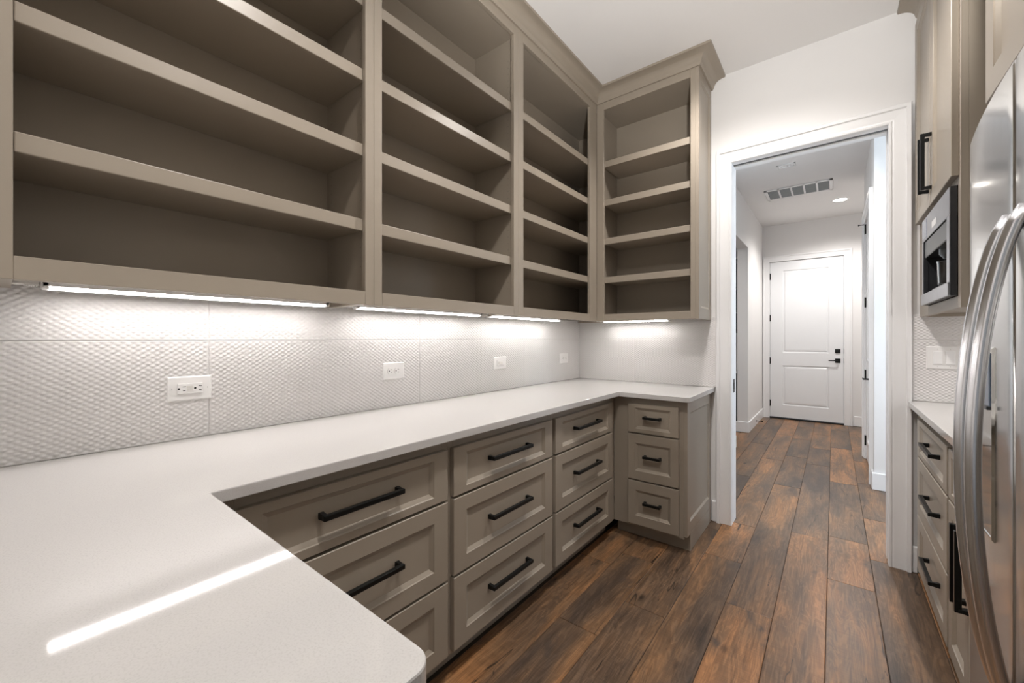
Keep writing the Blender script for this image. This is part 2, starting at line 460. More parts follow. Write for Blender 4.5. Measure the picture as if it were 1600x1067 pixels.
# ------------------------------------------------------------------ hall doors
def raised_panel_door(name, label, fr, w0, w1, z0, z1, face, panels, cw, wallface, hinge_w, hinge_z, lock=None, lever_dir=-1):
    root = thing(name, label, 'door', fr((w0 + w1) / 2, face, 0), kind='structure')
    casing('c', w0 - 0.006, w1 + 0.006, z1 + 0.006, wallface, cw, root, 1, fr=fr)
    boxes('jamb', 'trim', [(w0 - 0.022, w0 - 0.004, wallface - 0.12, wallface, 0, z1 + 0.02)], root, fr=fr)
    boxes('jamb', 'trim', [(w1 + 0.004, w1 + 0.022, wallface - 0.12, wallface, 0, z1 + 0.02)], root, fr=fr)
    boxes('head_jamb', 'trim', [(w0 - 0.004, w1 + 0.004, wallface - 0.12, wallface, z1 + 0.004, z1 + 0.02)], root, fr=fr)
    # leaf: stiles and rails with moulded panels
    zs = [z0] + [z for p in panels for z in p] + [z1]
    s = 0.165
    m = MB(fr)
    m.box(w0, w0 + s, face - 0.036, face, z0, z1).box(w1 - s, w1, face - 0.036, face, z0, z1)
    for a, b in zip(zs[0::2], zs[1::2]): m.box(w0 + s, w1 - s, face - 0.036, face, a, b)
    leaf = m.build('door_leaf', 'door', root)
    for (a, b) in panels:
        p = MB(fr)
        p.rect_rings(w0 + s, w1 - s, a, b, [(0, 0, face), (0.006, 0.006, face - 0.009), (0.018, 0.018, face - 0.012), (0.030, 0.030, face - 0.004), (0.05, 0.05, face - 0.002)], True)
        p.build('panel', 'door', leaf)
    for hz in hinge_z:
        MB(fr).box(hinge_w - 0.014, hinge_w + 0.014, face, face + 0.006, hz - 0.05, hz + 0.05).box(hinge_w - 0.005, hinge_w + 0.005, face + 0.004, face + 0.014, hz - 0.052, hz + 0.052).build('hinge', 'black', root, 0.001)
    return root, leaf

END = Frame(0, HALL_END, (1, 0), (0, -1))
d2, leaf2 = raised_panel_door('door_2', 'closed white two-panel door at the end of the hall', END, -0.782, 0.116, 0.025, 2.44, -0.006, [(0.215, 0.83), (1.03, 2.30)], 0.09, 0.0, -0.786, (0.234, 0.9, 1.568, 2.22))
boxes('threshold', 'dark', [(-0.79, 0.125, -0.01, 0.012, 0.0, 0.022)], d2, 0.002, END)
kn = MB(END).box(0.02, 0.082, -0.006, 0.006, 1.033, 1.095).build('deadbolt', 'black', d2, 0.004)
MB(END).box(0.045, 0.057, 0.006, 0.018, 1.05, 1.078).build('thumb_turn', 'black', kn, 0.002)
kn = MB(END).box(0.02, 0.082, -0.006, 0.006, 0.893, 0.955).build('lever_plate', 'black', d2, 0.004)
MB(END).box(-0.055, 0.058, 0.035, 0.045, 0.918, 0.932).box(0.044, 0.058, 0.006, 0.045, 0.917, 0.931).build('lever', 'black', kn, 0.003)
boxes('latch_plate', 'black', [(0.119, 0.126, -0.004, 0.003, 1.03, 1.10), (0.119, 0.126, -0.004, 0.003, 0.89, 0.96)], d2, 0.0, END)

SIDE = Frame(SX, 0, (0, 1), (-1, 0))
d3, leaf3 = raised_panel_door('door_3', 'white panel door in the right wall of the hall with black lever', SIDE, 4.70, 5.58, 0.02, 2.44, -0.003, [(0.215, 0.83), (1.03, 2.30)], 0.09, 0.0, 5.585, (0.19, 0.87, 1.62, 2.38))
kn = MB(SIDE).box(4.745, 4.805, -0.004, 0.008, 0.845, 0.92).build('lever_plate', 'black', d3, 0.003)
MB(SIDE).box(4.77, 4.784, 0.008, 0.06, 0.878, 0.892).box(4.77, 4.88, 0.05, 0.06, 0.878, 0.892).build('lever', 'black', kn, 0.003)
hs = MB(SIDE).box(5.58, 5.592, 0.012, 0.05, 2.425, 2.433).box(5.578, 5.594, 0.05, 0.062, 2.421, 2.437).build('hinge_stop', 'black', d3, 0.001)

ds = thing('door_stop', 'small black door stop sticking out of the left hall baseboard', 'door stop', (HX + bt, 6.75, 0.06))
MB().lathe([(0.014, 0.0), (0.014, 0.004), (0.006, 0.008), (0.005, 0.065)], (HX + bt, 6.75, 0.065), 'x', 12).build('rod', 'black', ds)
MB().lathe([(0.008, 0.065), (0.010, 0.068), (0.010, 0.082), (0.008, 0.085)], (HX + bt, 6.75, 0.065), 'x', 12).build('bumper', 'dark', ds)

# side room glimpsed through the hall opening
sb = thing('side_room_cabinet', 'dark cabinet with white worktop glimpsed in the side room', 'cabinet', (-1.6, 6.4, 0))
boxes('body', 'sidecab', [(-2.2, -1.016, 6.16, 6.7, 0, 0.78)], sb, 0.003)
boxes('worktop', 'quartz', [(-2.2, -1.016, 6.13, 6.7, 0.78, 0.81)], sb, 0.002)
sh = thing('side_room_shelf', 'black wall shelf unit above the side room worktop', 'shelf', (-1.6, 6.5, 1.32))
boxes('back', 'dark', [(-2.2, -1.016, 6.44, 6.46, 1.32, 2.33)], sh)
for z in (1.32, 1.60, 1.93, 2.30): boxes('shelf', 'sidecab', [(-2.2, -1.016, 6.2, 6.44, z, z + 0.03)], sh, 0.002)
boxes('backsplash', 'tile', [(-2.2, -1.016, 6.46, 6.7, 0.81, 2.33)], sb)

# hall ceiling vent, diffuser and recessed light
v = thing('ceiling_vent', 'long white return air grille of five bays on the hall ceiling', 'vent', (-0.33, 5.92, ZC - 0.012))
x0, x1, y0, y1 = -0.655, -0.005, 5.715, 6.115
mm = MB().box(x0, x1, y0, y0 + 0.03, ZC - 0.012, ZC).box(x0, x1, y1 - 0.03, y1, ZC - 0.012, ZC).box(x0, x0 + 0.03, y0, y1, ZC - 0.012, ZC).box(x1 - 0.03, x1, y0, y1, ZC - 0.012, ZC)
mm.build('frame', 'trim', v, 0.002)
bw = (x1 - x0 - 0.06 + 0.018) / 5
for i in range(1, 5):
    xx = x0 + 0.03 + bw * i - 0.018
    boxes('mullion', 'trim', [(xx, xx + 0.018, y0, y1, ZC - 0.012, ZC)], v, 0.001)
boxes('backing', 'darkmetal', [(x0 + 0.02, x1 - 0.02, y0 + 0.02, y1 - 0.02, ZC - 0.0015, ZC - 0.0005)], v)
for j in range(22):
    yy = y0 + 0.034 + j * 0.0158
    m = MB()
    m.rings([[(x0 + 0.03, yy, ZC - 0.001), (x0 + 0.03, yy + 0.010, ZC - 0.010), (x0 + 0.03, yy + 0.0115, ZC - 0.009), (x0 + 0.03, yy + 0.0015, ZC - 0.0005)],
             [(x1 - 0.03, yy, ZC - 0.001), (x1 - 0.03, yy + 0.010, ZC - 0.010), (x1 - 0.03, yy + 0.0115, ZC - 0.009), (x1 - 0.03, yy + 0.0015, ZC - 0.0005)]], True, True)
    m.build('slat', 'ventgrey', v)
v = thing('ceiling_register', 'small white register near the doorway end of the hall ceiling', 'vent', (-0.38, 5.0, ZC - 0.008))
boxes('frame', 'trim', [(-0.46, -0.30, 4.96, 4.975, ZC - 0.008, ZC), (-0.46, -0.30, 5.035, 5.05, ZC - 0.008, ZC), (-0.46, -0.445, 4.96, 5.05, ZC - 0.008, ZC), (-0.315, -0.30, 4.96, 5.05, ZC - 0.008, ZC)], v, 0.001)
for j in range(5): boxes('slat', 'trim', [(-0.445 + 0.027 * j, -0.445 + 0.027 * j + 0.018, 4.975, 5.035, ZC - 0.005, ZC - 0.001)], v)

def can_light(x, y, label, power, r=0.075):
    o = thing('recessed_light', label, 'light', (x, y, ZC - 0.004), 'recessed ceiling lights')
    MB().lathe([(r + 0.022, 0.004), (r + 0.02, 0.0), (r + 0.002, -0.002), (r, 0.003)], (x, y, ZC - 0.0045), 'z', 32, False, False).build('trim_ring', 'trim', o, smooth=True)
    MB().lathe([(r, 0.002), (0.001, 0.0015)], (x, y, ZC - 0.0045), 'z', 32, False, True).build('lens', 'can', o)
    l = bpy.data.lights.new('recessed_lamp', 'SPOT')
    l.energy = power; l.color = (1.0, 0.955, 0.925); l.spot_size = 2.6; l.spot_blend = 0.7; l.shadow_soft_size = r
    lo = bpy.data.objects.new('recessed_lamp', l); COL.objects.link(lo)
    lo.parent = o; lo.location = (0, 0, -0.02)
    return o
can_light(0.068, 6.66, 'bright recessed light on the hall ceiling near the far door', 120, 0.07)
can_light(-0.30, 3.95, 'added unseen recessed light brightening the hall just beyond the doorway', 62, 0.07)  # added out of view to give the near hall more diffuse light
can_light(-2.0, 5.4, 'added unseen recessed light brightening the side room', 60, 0.07)  # added unseen lamp so the side room is not dark
can_light(-0.42, 2.20, 'recessed light in the pantry ceiling close to the doorway', CAN_POWER * 2.1)
can_light(-0.42, 0.62, 'recessed light in the pantry ceiling near the entry', CAN_POWER * 1.9)

# ------------------------------------------------------------------ backsplash tiles with lens relief
def relief_tile(w, h, sx=6, sy=4, A=0.0036):
    L, p = 0.0225, 0.325 / 42
    a = 0.36 * p
    nx = max(2, int(round(w / L * sx))); ny = max(2, int(round(h / p * sy)))
    X, Y = np.meshgrid(np.linspace(0, w, nx + 1), np.linspace(0, h, ny + 1))
    cs = np.cos(2 * np.pi * X / L)
    H = np.zeros_like(X)
    k0 = np.floor(Y / p)
    for dk in (-1, 0, 1):
        k = k0 + dk
        s0 = np.where(k % 2 == 0, 1.0, -1.0)
        b0 = k * p + s0 * a * cs
        b1 = (k + 1) * p - s0 * a * cs
        wd = b1 - b0
        s = 2 * (Y - b0) / wd - 1
        H = np.where(np.abs(s) <= 1, np.maximum(H, A * (wd / (p + 2 * a)) * (1 - s * s)), H)
    H += 0.005
    edge = (X < 1e-9) | (X > w - 1e-9) | (Y < 1e-9) | (Y > h - 1e-9)
    H[edge] = 0.0042
    V = np.stack([X.ravel(), H.ravel(), Y.ravel()], 1)
    n = nx + 1
    i = (np.arange(ny)[:, None] * n + np.arange(nx)[None, :]).ravel()
    F = np.stack([i, i + 1, i + n + 1, i + n], 1)
    return V, F
TILE_CACHE = {}
def tile_obj(fr, w0, z0, w, h, parent, **k):
    flip = fr.w[0] * fr.d[1] - fr.w[1] * fr.d[0]
    key = (round(w, 4), round(h, 4), fr.w, fr.d)
    if key not in TILE_CACHE:
        V, F = relief_tile(w, h, **k)
        P = np.stack([V[:, 0] * fr.w[0] + V[:, 1] * fr.d[0], V[:, 0] * fr.w[1] + V[:, 1] * fr.d[1], V[:, 2]], 1)
        if flip > 0: F = F[:, ::-1]
        me = bpy.data.meshes.new('tile')
        me.vertices.add(len(P)); me.vertices.foreach_set('co', P.ravel())
        me.loops.add(F.size); me.loops.foreach_set('vertex_index', np.ascontiguousarray(F).ravel().astype(np.int32))
        me.polygons.add(len(F)); me.polygons.foreach_set('loop_start', np.arange(0, F.size, 4, dtype=np.int32))
        me.polygons.foreach_set('use_smooth', np.ones(len(F), dtype=bool))
        me.update(); me.validate()
        me.materials.append(M['tile'])
        TILE_CACHE[key] = me
    return link('tile', TILE_CACHE[key], fr(w0, 0.003, z0), parent)
def backsplash(name, label, fr, splits, z0, zs, ztop, **k):
    r = thing(name, label, 'backsplash', fr((splits[0] + splits[-1]) / 2, 0, z0), kind='structure')
    boxes('grout', 'grout', [(splits[0], splits[-1], 0, 0.0055, z0, ztop)], r, fr=fr)
    for a, b in zip(splits[:-1], splits[1:]):
        for c, d in ((z0, zs), (zs, ztop)):
            g = 0.0004
            tile_obj(fr, a + g, c + g, b - a - 2 * g, d - c - 2 * g, r, **k)
CT = 0.914
backsplash('wall_tile_left', 'white relief tile backsplash along the long left counter', LEFT, [YN, 0.444, 1.344, 2.244, YB - 0.009], CT, 1.239, 1.393)
backsplash('wall_tile_back', 'white relief tile backsplash beside the doorway above the short counter', BACK, [XL, -1.2, OX0 - 0.0945], CT, 1.239, 1.393)
backsplash('wall_tile_corner', 'white relief tile between right doorway casing and refrigerator', BACK, [OX1 + 0.0945, XR], CT, 1.239, 1.372)
backsplash('wall_tile_right', 'white relief tile behind the coffee machine counter', RIGHT, [1.58, 2.3, YB - 0.009], CT, 1.239, 1.36, sx=4, sy=2)

# ------------------------------------------------------------------ cabinets
def handle(fr, w, z, d, length, parent, vertical=False, so=0.036, t=0.0074, big=1.0):
    m = MB(fr); h = length / 2; t *= big
    if not vertical:
        m.box(w - h, w + h, d + so - 2 * t, d + so, z - t, z + t)
        for s in (-1, 1):
            a = w + s * (h - 0.0075)
            m.rect_rings(a - 0.0075, a + 0.0075, z - t * 1.25, z + t * 1.25, [(0, 0, d), (0, 0, d + 0.004), (0.002, 0.0012, d + so - t)], True, True)
    else:
        m.box(w - t, w + t, d + so - 2 * t, d + so, z - h, z + h)
        for s in (-1, 1):
            a = z + s * (h - 0.0075)
            m.rect_rings(w - t * 1.25, w + t * 1.25, a - 0.0075, a + 0.0075, [(0, 0, d), (0, 0, d + 0.004), (0.0012, 0.002, d + so - t)], True, True)
    return m.build('handle', 'black', parent, 0.0018, 2)

def shaker(name, fr, w0, w1, z0, z1, d, parent, sw, sz, t=0.02, rec=0.010, mo=0.013, mat='cab'):
    f = MB(fr)
    c = 0.002
    f.rect_rings(w0, w1, z0, z1, [(0, 0, d), (0, 0, d + t - c), (c, c, d + t), (sw - 0.003, sz - 0.003, d + t), (sw, sz, d + t - 0.003), (sw + mo, sz + mo, d + t - rec)], False, False)
    o = f.build(name, mat, parent, recalc=False)
    fix_out(o, fr)
    p = MB(fr)
    p.box(w0 + sw + mo - 0.001, w1 - sw - mo + 0.001, d + t - rec - 0.006, d + t - rec, z0 + sz + mo - 0.001, z1 - sz - mo + 0.001)
    p.build('center_panel', mat, o)
    return o

def fix_out(o, fr):
    """make faces of a frame ring point out along d"""
    bm = bmesh.new(); bm.from_mesh(o.data)
    dv = Vector((fr.d[0], fr.d[1], 0))
    s = sum(f.normal.dot(dv) * f.calc_area() for f in bm.faces)
    if s < 0: bmesh.ops.reverse_faces(bm, faces=bm.faces)
    bm.to_mesh(o.data); bm.free()

def upper_open(label, fr, w0, w1, o0, o1, dep, z0=1.37, z1=2.95, oz0=1.42, oz1=2.893, body0=None, body1=None):
    b0 = w0 if body0 is None else body0
    b1 = w1 if body1 is None else body1
    r = thing('shelf_cabinet', label, 'cabinet', fr((w0 + w1) / 2, dep / 2, z0), 'open shelf wall cabinets')
    ft = 0.02
    f0, f1 = dep - ft, dep
    for a in (b0, b1 - 0.018):
        sp_ = boxes('side_panel', 'cab', [(a, a + 0.018, 0.008, f0, z0 + 0.006, z1)], r, fr=fr)
        m = MB(fr)
        inner = a + 0.018 + 0.0004 if a == b0 else a - 0.0004
        for dd in (0.05, f0 - 0.04):
            for i in range(36):
                zz = oz0 + 0.10 + i * 0.036
                m.rings([[fr(inner, dd + 0.0028 * math.cos(k * 1.0472), zz + 0.0028 * math.sin(k * 1.0472)) for k in range(6)]], True, False)
        tag(m.build('pin_holes', 'pinhole', sp_, recalc=False), kind='stuff')
    boxes('back_panel', 'cab', [(b0 + 0.018, b1 - 0.018, 0.008, 0.018, z0 + 0.036, z1 - 0.03)], r, fr=fr)
    boxes('bottom_panel', 'cab', [(b0 + 0.018, b1 - 0.018, 0.008, f0, z0 + 0.032, z0 + 0.05)], r, fr=fr)
    boxes('top_panel', 'cab', [(b0 + 0.018, b1 - 0.018, 0.008, f0, oz1 + 0.004, oz1 + 0.022)], r, fr=fr)
    boxes('stile', 'cab', [(w0, o0, f0, f1, z0, z1)], r, 0.0012, fr)
    boxes('stile', 'cab', [(o1, w1, f0, f1, z0, z1)], r, 0.0012, fr)
    boxes('rail', 'cab', [(o0, o1, f0, f1, z0, oz0)], r, 0.0012, fr)
    boxes('rail', 'cab', [(o0, o1, f0, f1, oz1, z1)], r, 0.0012, fr)
    for zt in (1.69, 1.97, 2.25, 2.53):
        m = MB(fr)
        m.box(max(b0 + 0.019, o0 - 0.02), min(b1 - 0.019, o1 + 0.02) if b1 - o1 < 0.1 else b1 - 0.019, 0.019, f0 - 0.014, zt - 0.034, zt)
        s_ = m.build('shelf', 'cab', r)
        boxes('nosing', 'cab', [(max(b0 + 0.019, o0 - 0.012), min(b1 - 0.019, o1 + 0.012), f0 - 0.014, f0 - 0.001, zt - 0.044, zt + 0.0005)], s_, 0.0025, fr, 2)
    return r
UD = 0.33
G = 0.0006
upper_open('open shelf wall cabinet nearest the peninsula end of the long run', LEFT, YN, 0.873 - G, 0.017, 0.837, UD, body0=-0.001)
upper_open('middle open shelf wall cabinet of the long run', LEFT, 0.873, 1.768 - G, 0.908, 1.725, UD)
upper_open('open shelf wall cabinet running into the inside corner', LEFT, 1.768, 2.703, 1.811, 2.60, UD, body1=YB - 0.009)
ucd = upper_open('narrow open shelf wall cabinet on the wall beside the doorway', BACK, XL + UD + 0.0005, -0.656 - 0.02, -1.297, -0.706, UD)
ENDR = Frame(-0.676, 0, (0, 1), (1, 0))
e = MB(ENDR).box(YB - UD, YB - 0.004, 0, 0.004, 1.37, 2.95).build('end_backing', 'cab', ucd)
shaker('end_panel', ENDR, YB - UD, YB - 0.004, 1.37, 2.95, 0.004, ucd, 0.05, 0.075, t=0.016, rec=0.008, mo=0.008)

# crown mouldings
def crown(label, path, outs):
    prof = [(0.0, 2.944), (0.010, 2.944), (0.012, 2.952), (0.016, 2.957)]
    for i in range(9):
        a = i / 8 * math.pi / 2
        prof.append((0.018 + 0.062 * (1 - math.cos(a)), 2.960 + 0.046 * math.sin(a)))
    prof += [(0.086, 3.007), (0.088, 3.0195), (0.0, 3.0195)]
    loops = []
    for (x, y), (ox, oy) in zip(path, outs):
        loops.append([(x + ox * p, y + oy * p, z) for p, z in prof])
    o = MB().rings(loops, True, True).build('crown_molding', 'cab', None, smooth=True)
    return tag(o, label, 'molding')
crown('taupe crown molding wrapping the open shelf cabinets', [(XL + UD, YN), (XL + UD, YB - UD), (-0.656, YB - UD), (-0.656, YB - 0.001)], [(1, 0), (1, -1), (1, -1), (1, 0)])

# under cabinet led bars
def led_bar(label, fr, w0, w1, d=0.108, z=1.3705):
    r = thing('led_light_bar', label, 'light', fr((w0 + w1) / 2, d, z), 'under cabinet light bars')
    boxes('housing', 'ledbody', [(w0, w1, d - 0.014, d + 0.022, z + 0.007, z + 0.026), (w0, w1, d - 0.014, d - 0.0105, z - 0.001, z + 0.007)], r, 0.001, fr)
    m = MB(fr)
    m.box(w0 + 0.012, w1 - 0.012, d - 0.010, d + 0.010, z, z + 0.007)
    m.build('diffuser', 'led', r, 0.003, 2)
    for a, b in ((w0 - 0.002, w0 + 0.012), (w1 - 0.012, w1 + 0.002)):
        boxes('end_cap', 'ledbody', [(a, b, d - 0.014, d + 0.022, z, z + 0.026)], r, 0.002, fr)
    c = boxes('connector', 'clear', [(w0 - 0.058, w0 - 0.004, d - 0.008, d + 0.014, z + 0.008, z + 0.022)], r, 0.002, fr)
    for i in range(6): boxes('rib', 'ledbody', [(w0 - 0.03 + i * 0.004, w0 - 0.028 + i * 0.004, d - 0.010, d + 0.016, z + 0.006, z + 0.0075)], c, 0, fr)
    return r
l1 = led_bar('white led light bar with a cord under the shelves nearest the peninsula', LEFT, 0.066, 0.803)
led_bar('white led light bar under the middle shelf cabinet', LEFT, 0.925, 1.690)
led_bar('white led light bar under the shelf cabinet before the corner', LEFT, 1.765, 2.535)
led_bar('white led light bar under the narrow cabinet beside the doorway', BACK, -1.40, -0.90, d=0.113, z=1.369)
led_bar('white led light bar under the coffee machine cabinet', RIGHT, 2.22, 2.97, d=0.19, z=1.347)
m = MB().tube([(XL + 0.112, 0.01 - 0.06 * i - 0.0, 1.389 + 0.0025 * math.sin(i * 1.1)) for i in range(7)], 0.003, 8)
m.build('power_cord', 'plate', l1, smooth=True)

# countertops
def rounded(pts, rad):
    out = []
    n = len(pts)
    for i, p in enumerate(pts):
        r = rad.get(i, 0)
        if not r:
            out.append(p); continue
        a, b = Vector(pts[i - 1]) - Vector(p), Vector(pts[(i + 1) % n]) - Vector(p)
        a.normalize(); b.normalize()
        c = Vector(p) + (a + b) * r
        s = Vector(p) + a * r; e_ = Vector(p) + b * r
        a0 = math.atan2(s.y - c.y, s.x - c.x); a1 = math.atan2(e_.y - c.y, e_.x - c.x)
        da = (a1 - a0 + math.pi) % (2 * math.pi) - math.pi
        for k in range(7):
            t_ = a0 + da * k / 6
            out.append((c.x + r * math.cos(t_), c.y + r * math.sin(t_)))
    return out
TH = 0.03
P = rounded([(XL + 0.001, YN + 0.001), (-0.322, YN + 0.001), (-0.322, 0.281), (-1.05, 0.281), (-1.05, 2.396), (-0.632, 2.396), (-0.632, YB - 0.001), (XL + 0.001, YB - 0.001)], {2: 0.026, 5: 0.018})
ct = MB().poly(P, CT - TH, CT).build('countertop', 'quartz', None, 0.003, 2)
tag(ct, 'long off-white quartz countertop turning from peninsula to doorway corner', 'countertop', 'quartz countertops')
ct2 = MB().poly([(0.312, 1.575), (XR - 0.001, 1.575), (XR - 0.001, YB - 0.001), (0.345, YB - 0.001), (0.345, YB - 0.02), (0.312, YB - 0.035)], CT - TH, CT).build('countertop', 'quartz', None, 0.003, 2)
tag(ct2, 'short off-white quartz countertop between refrigerator and doorway', 'countertop', 'quartz countertops')

# base cabinets with drawers
ZD = [(0.667, 0.845, 0.028), (0.378, 0.658, 0.058), (0.102, 0.369, 0.058)]
def base_body(r, fr, w0, w1, face, openings, toe=0.06, zt=CT - TH):
    boxes('carcass', 'cab', [(w0, w1, 0.004, face - 0.02, 0.10, zt)], r, fr=fr)
    boxes('toe_kick', 'cab', [(w0, w1, face - toe - 0.016, face - toe, 0, 0.10)], r, fr=fr)
    a, b = openings
    boxes('stile', 'cab', [(w0, a, face - 0.02, face, 0.085, zt)], r, 0.001, fr)
    boxes('stile', 'cab', [(b, w1, face - 0.02, face, 0.085, zt)], r, 0.001, fr)
    for z0, z1 in ((0.085, 0.115), (0.36, 0.39), (0.645, 0.68), (0.83, zt)):
        boxes('rail', 'cab', [(a, b, face - 0.02, face, z0, z1)], r, 0, fr)
def drawer_base(label, fr, w0, w1, d0, d1, face, hl, hoff=0.0, stile=0.067):
    r = thing('drawer_cabinet', label, 'cabinet', fr((w0 + w1) / 2, face / 2, 0), 'base drawer cabinets')
    base_body(r, fr, w0, w1, face, (d0 + 0.012, d1 - 0.012))
    for z0, z1, sz in ZD:
        df = shaker('drawer_front', fr, d0, d1, z0, z1, face + 0.001, r, stile, sz)
        handle(fr, (d0 + d1) / 2 + hoff, (z0 + z1) / 2 + 0.012 * (sz < 0.05) * 0 + 0.008, face + 0.011, hl, df)
    return r
FB = 0.578
drawer_base('taupe three-drawer base cabinet partly hidden by the peninsula counter', LEFT, 0.285, 1.0135, 0.330, 0.999, FB, 0.26)
drawer_base('taupe three-drawer base cabinet in the middle of the long run', LEFT, 1.014, 1.7045, 1.028, 1.690, FB, 0.27)
drawer_base('taupe three-drawer base cabinet ending at the inside corner', LEFT, 1.705, 2.452, 1.719, 2.384, FB, 0.28)
rb = drawer_base('narrow taupe three-drawer base cabinet beside the doorway', BACK, XL + FB + 0.0005, -0.676, -1.004, -0.701, 0.581, 0.105, stile=0.048)
MB(ENDR).box(YB - 0.581, YB - 0.006, 0, 0.004, 0.10, CT - TH).build('end_backing', 'cab', rb)
ep = shaker('end_panel', ENDR, YB - 0.581, YB - 0.018, 0.10, CT - TH, 0.004, rb, 0.055, 0.075, t=0.016, rec=0.008, mo=0.008)
boxes('end_plinth', 'cab', [(YB - 0.521, YB - 0.018, 0.0, 0.020, 0, 0.10)], rb, fr=ENDR)

# peninsula base
pb = thing('peninsula_cabinet', 'taupe base cabinet carrying the peninsula counter in the foreground', 'cabinet', (-0.7, -0.06, 0))
boxes('carcass', 'cab', [(XL + 0.01, -0.352, YN + 0.01, 0.225, 0.10, CT - TH)], pb)
boxes('toe_kick', 'cab', [(XL + 0.6, -0.37, YN + 0.01, 0.165, 0, 0.10)], pb)
PEN = Frame(0, YN + 0.01, (1, 0), (0, 1))
shaker('door', PEN, -1.06, -0.715, 0.102, 0.845, 0.615, pb, 0.067, 0.058)
dd = shaker('door', PEN, -0.709, -0.364, 0.102, 0.845, 0.615, pb, 0.067, 0.058)
PE = Frame(-0.352, 0, (0, 1), (1, 0))
shaker('end_panel', PE, YN + 0.01, 0.225, 0.0, CT - TH, 0.0, pb, 0.055, 0.085, t=0.016, rec=0.008, mo=0.008)

# right hand base cabinets
FR = 0.61
drawer_base('taupe three-drawer base cabinet under the coffee machine beside the casing', RIGHT, 2.162, YB - 0.019, 2.176, 2.845, FR, 0.25, -0.03)
r2 = thing('door_cabinet', 'taupe base cabinet with two doors tucked against the refrigerator', 'cabinet', RIGHT(1.87, 0.3, 0))
boxes('carcass', 'cab', [(1.585, 2.1615, 0.004, FR - 0.02, 0.10, CT - TH)], r2, fr=RIGHT)
boxes('toe_kick', 'cab', [(1.585, 2.1615, FR - 0.076, FR - 0.06, 0, 0.10)], r2, fr=RIGHT)
boxes('face_frame', 'cab', [(1.585, 2.1615, FR - 0.02, FR, 0.085, CT - TH)], r2, 0.001, RIGHT)
for a, b in ((1.595, 1.868), (1.872, 2.150)):
    shaker('drawer_front', RIGHT, a, b, 0.667, 0.845, FR + 0.001, r2, 0.05, 0.028)
    dr = shaker('door', RIGHT, a, b, 0.102, 0.658, FR + 0.001, r2, 0.055, 0.058)
    handle(RIGHT, (a + 0.030) if a > 1.8 else (b - 0.030), 0.525, FR + 0.021, 0.25, dr, True, 0.036, big=1.1)

# right upper cabinet with built-in coffee machine
FU = 0.600
ru = thing('tall_upper_cabinet', 'taupe upper cabinet with paired doors above the coffee machine', 'cabinet', RIGHT(2.59, 0.3, 1.358))
Y0, Y1 = 2.15, YB - 0.003
boxes('side_panel', 'cab', [(Y0, Y0 + 0.019, 0.004, FU - 0.02, 1.358, 2.95)], ru, 0.001, RIGHT)
boxes('side_panel', 'cab', [(Y1 - 0.019, Y1, 0.004, FU - 0.02, 1.358, 2.95)], ru, 0.001, RIGHT)
boxes('back_panel', 'cab', [(Y0 + 0.019, Y1 - 0.019, 0.004, 0.016, 1.38, 2.95)], ru, 0, RIGHT)
boxes('bottom_panel', 'cab', [(Y0 + 0.019, Y1 - 0.019, 0.016, FU - 0.02, 1.376, 1.394)], ru, 0, RIGHT)
boxes('divider', 'cab', [(Y0 + 0.019, Y1 - 0.019, 0.016, FU - 0.02, 1.815, 1.833)], ru, 0, RIGHT)
boxes('top_panel', 'cab', [(Y0 + 0.019, Y1 - 0.019, 0.016, FU - 0.02, 2.93, 2.948)], ru, 0, RIGHT)
boxes('stile', 'cab', [(Y0, 2.188, FU - 0.02, FU, 1.358, 2.95)], ru, 0.001, RIGHT)
boxes('stile', 'cab', [(2.785, Y1, FU - 0.02, FU, 1.358, 1.85)], ru, 0.001, RIGHT)
boxes('stile', 'cab', [(2.985, Y1, FU - 0.02, FU, 1.85, 2.95)], ru, 0.001, RIGHT)
boxes('rail', 'cab', [(2.188, 2.785, FU - 0.02, FU, 1.358, 1.403)], ru, 0.001, RIGHT)
boxes('rail', 'cab', [(2.188, 2.785, FU - 0.02, FU, 1.812, 1.86)], ru, 0.001, RIGHT)
boxes('rail', 'cab', [(2.188, 2.985, FU - 0.02, FU, 2.88, 2.95)], ru, 0.001, RIGHT)
for a, b in ((2.170, 2.582), (2.586, 3.0)):
    dr = shaker('door', RIGHT, a, b, 1.842, 2.90, FU + 0.001, ru, 0.065, 0.065)
    handle(RIGHT, (b - 0.032) if a < 2.3 else (a + 0.032), 2.03, FU + 0.021, 0.25, dr, True, 0.036, big=1.0)
crown('taupe crown molding over the coffee machine cabinet', [(0.36, YB - 0.001), (0.36, Y0), (XR - 0.002, Y0)], [(-1, 0), (-1, -1), (0, -1)])

# coffee machine: faces -x, spans y 2.19..2.785, z 1.405..1.81
cm = thing('coffee_machine', 'built-in silver and black coffee machine under the upper cabinet', 'coffee machine', RIGHT(2.487, 0.45, 1.405))
a, b, F0, F1 = 2.190, 2.783, 0.604, 0.622
boxes('casing', 'dark', [(a, b, F0 - 0.002, F1 - 0.004, 1.405, 1.452), (a, b, F0 - 0.002, F1 - 0.004, 1.708, 1.810), (a, a + 0.05, F0 - 0.002, F1 - 0.004, 1.452, 1.708), (b - 0.03, b, F0 - 0.002, F1 - 0.004, 1.452, 1.708)], cm, 0, RIGHT)
cp = boxes('control_panel', 'silver', [(a, b, F1 - 0.004, F1, 1.706, 1.810)], cm, 0.0015, RIGHT)
boxes('display', 'plate', [(2.44, 2.53, F1, F1 + 0.0008, 1.728, 1.755)], cp, 0, RIGHT)
boxes('button_strip', 'blue', [(2.66, 2.76, F1, F1 + 0.0008, 1.715, 1.800)], cp, 0, RIGHT)
boxes('bottom_strip', 'silver', [(a, b, F1 - 0.004, F1 + 0.004, 1.405, 1.455)], cm, 0.0015, RIGHT)
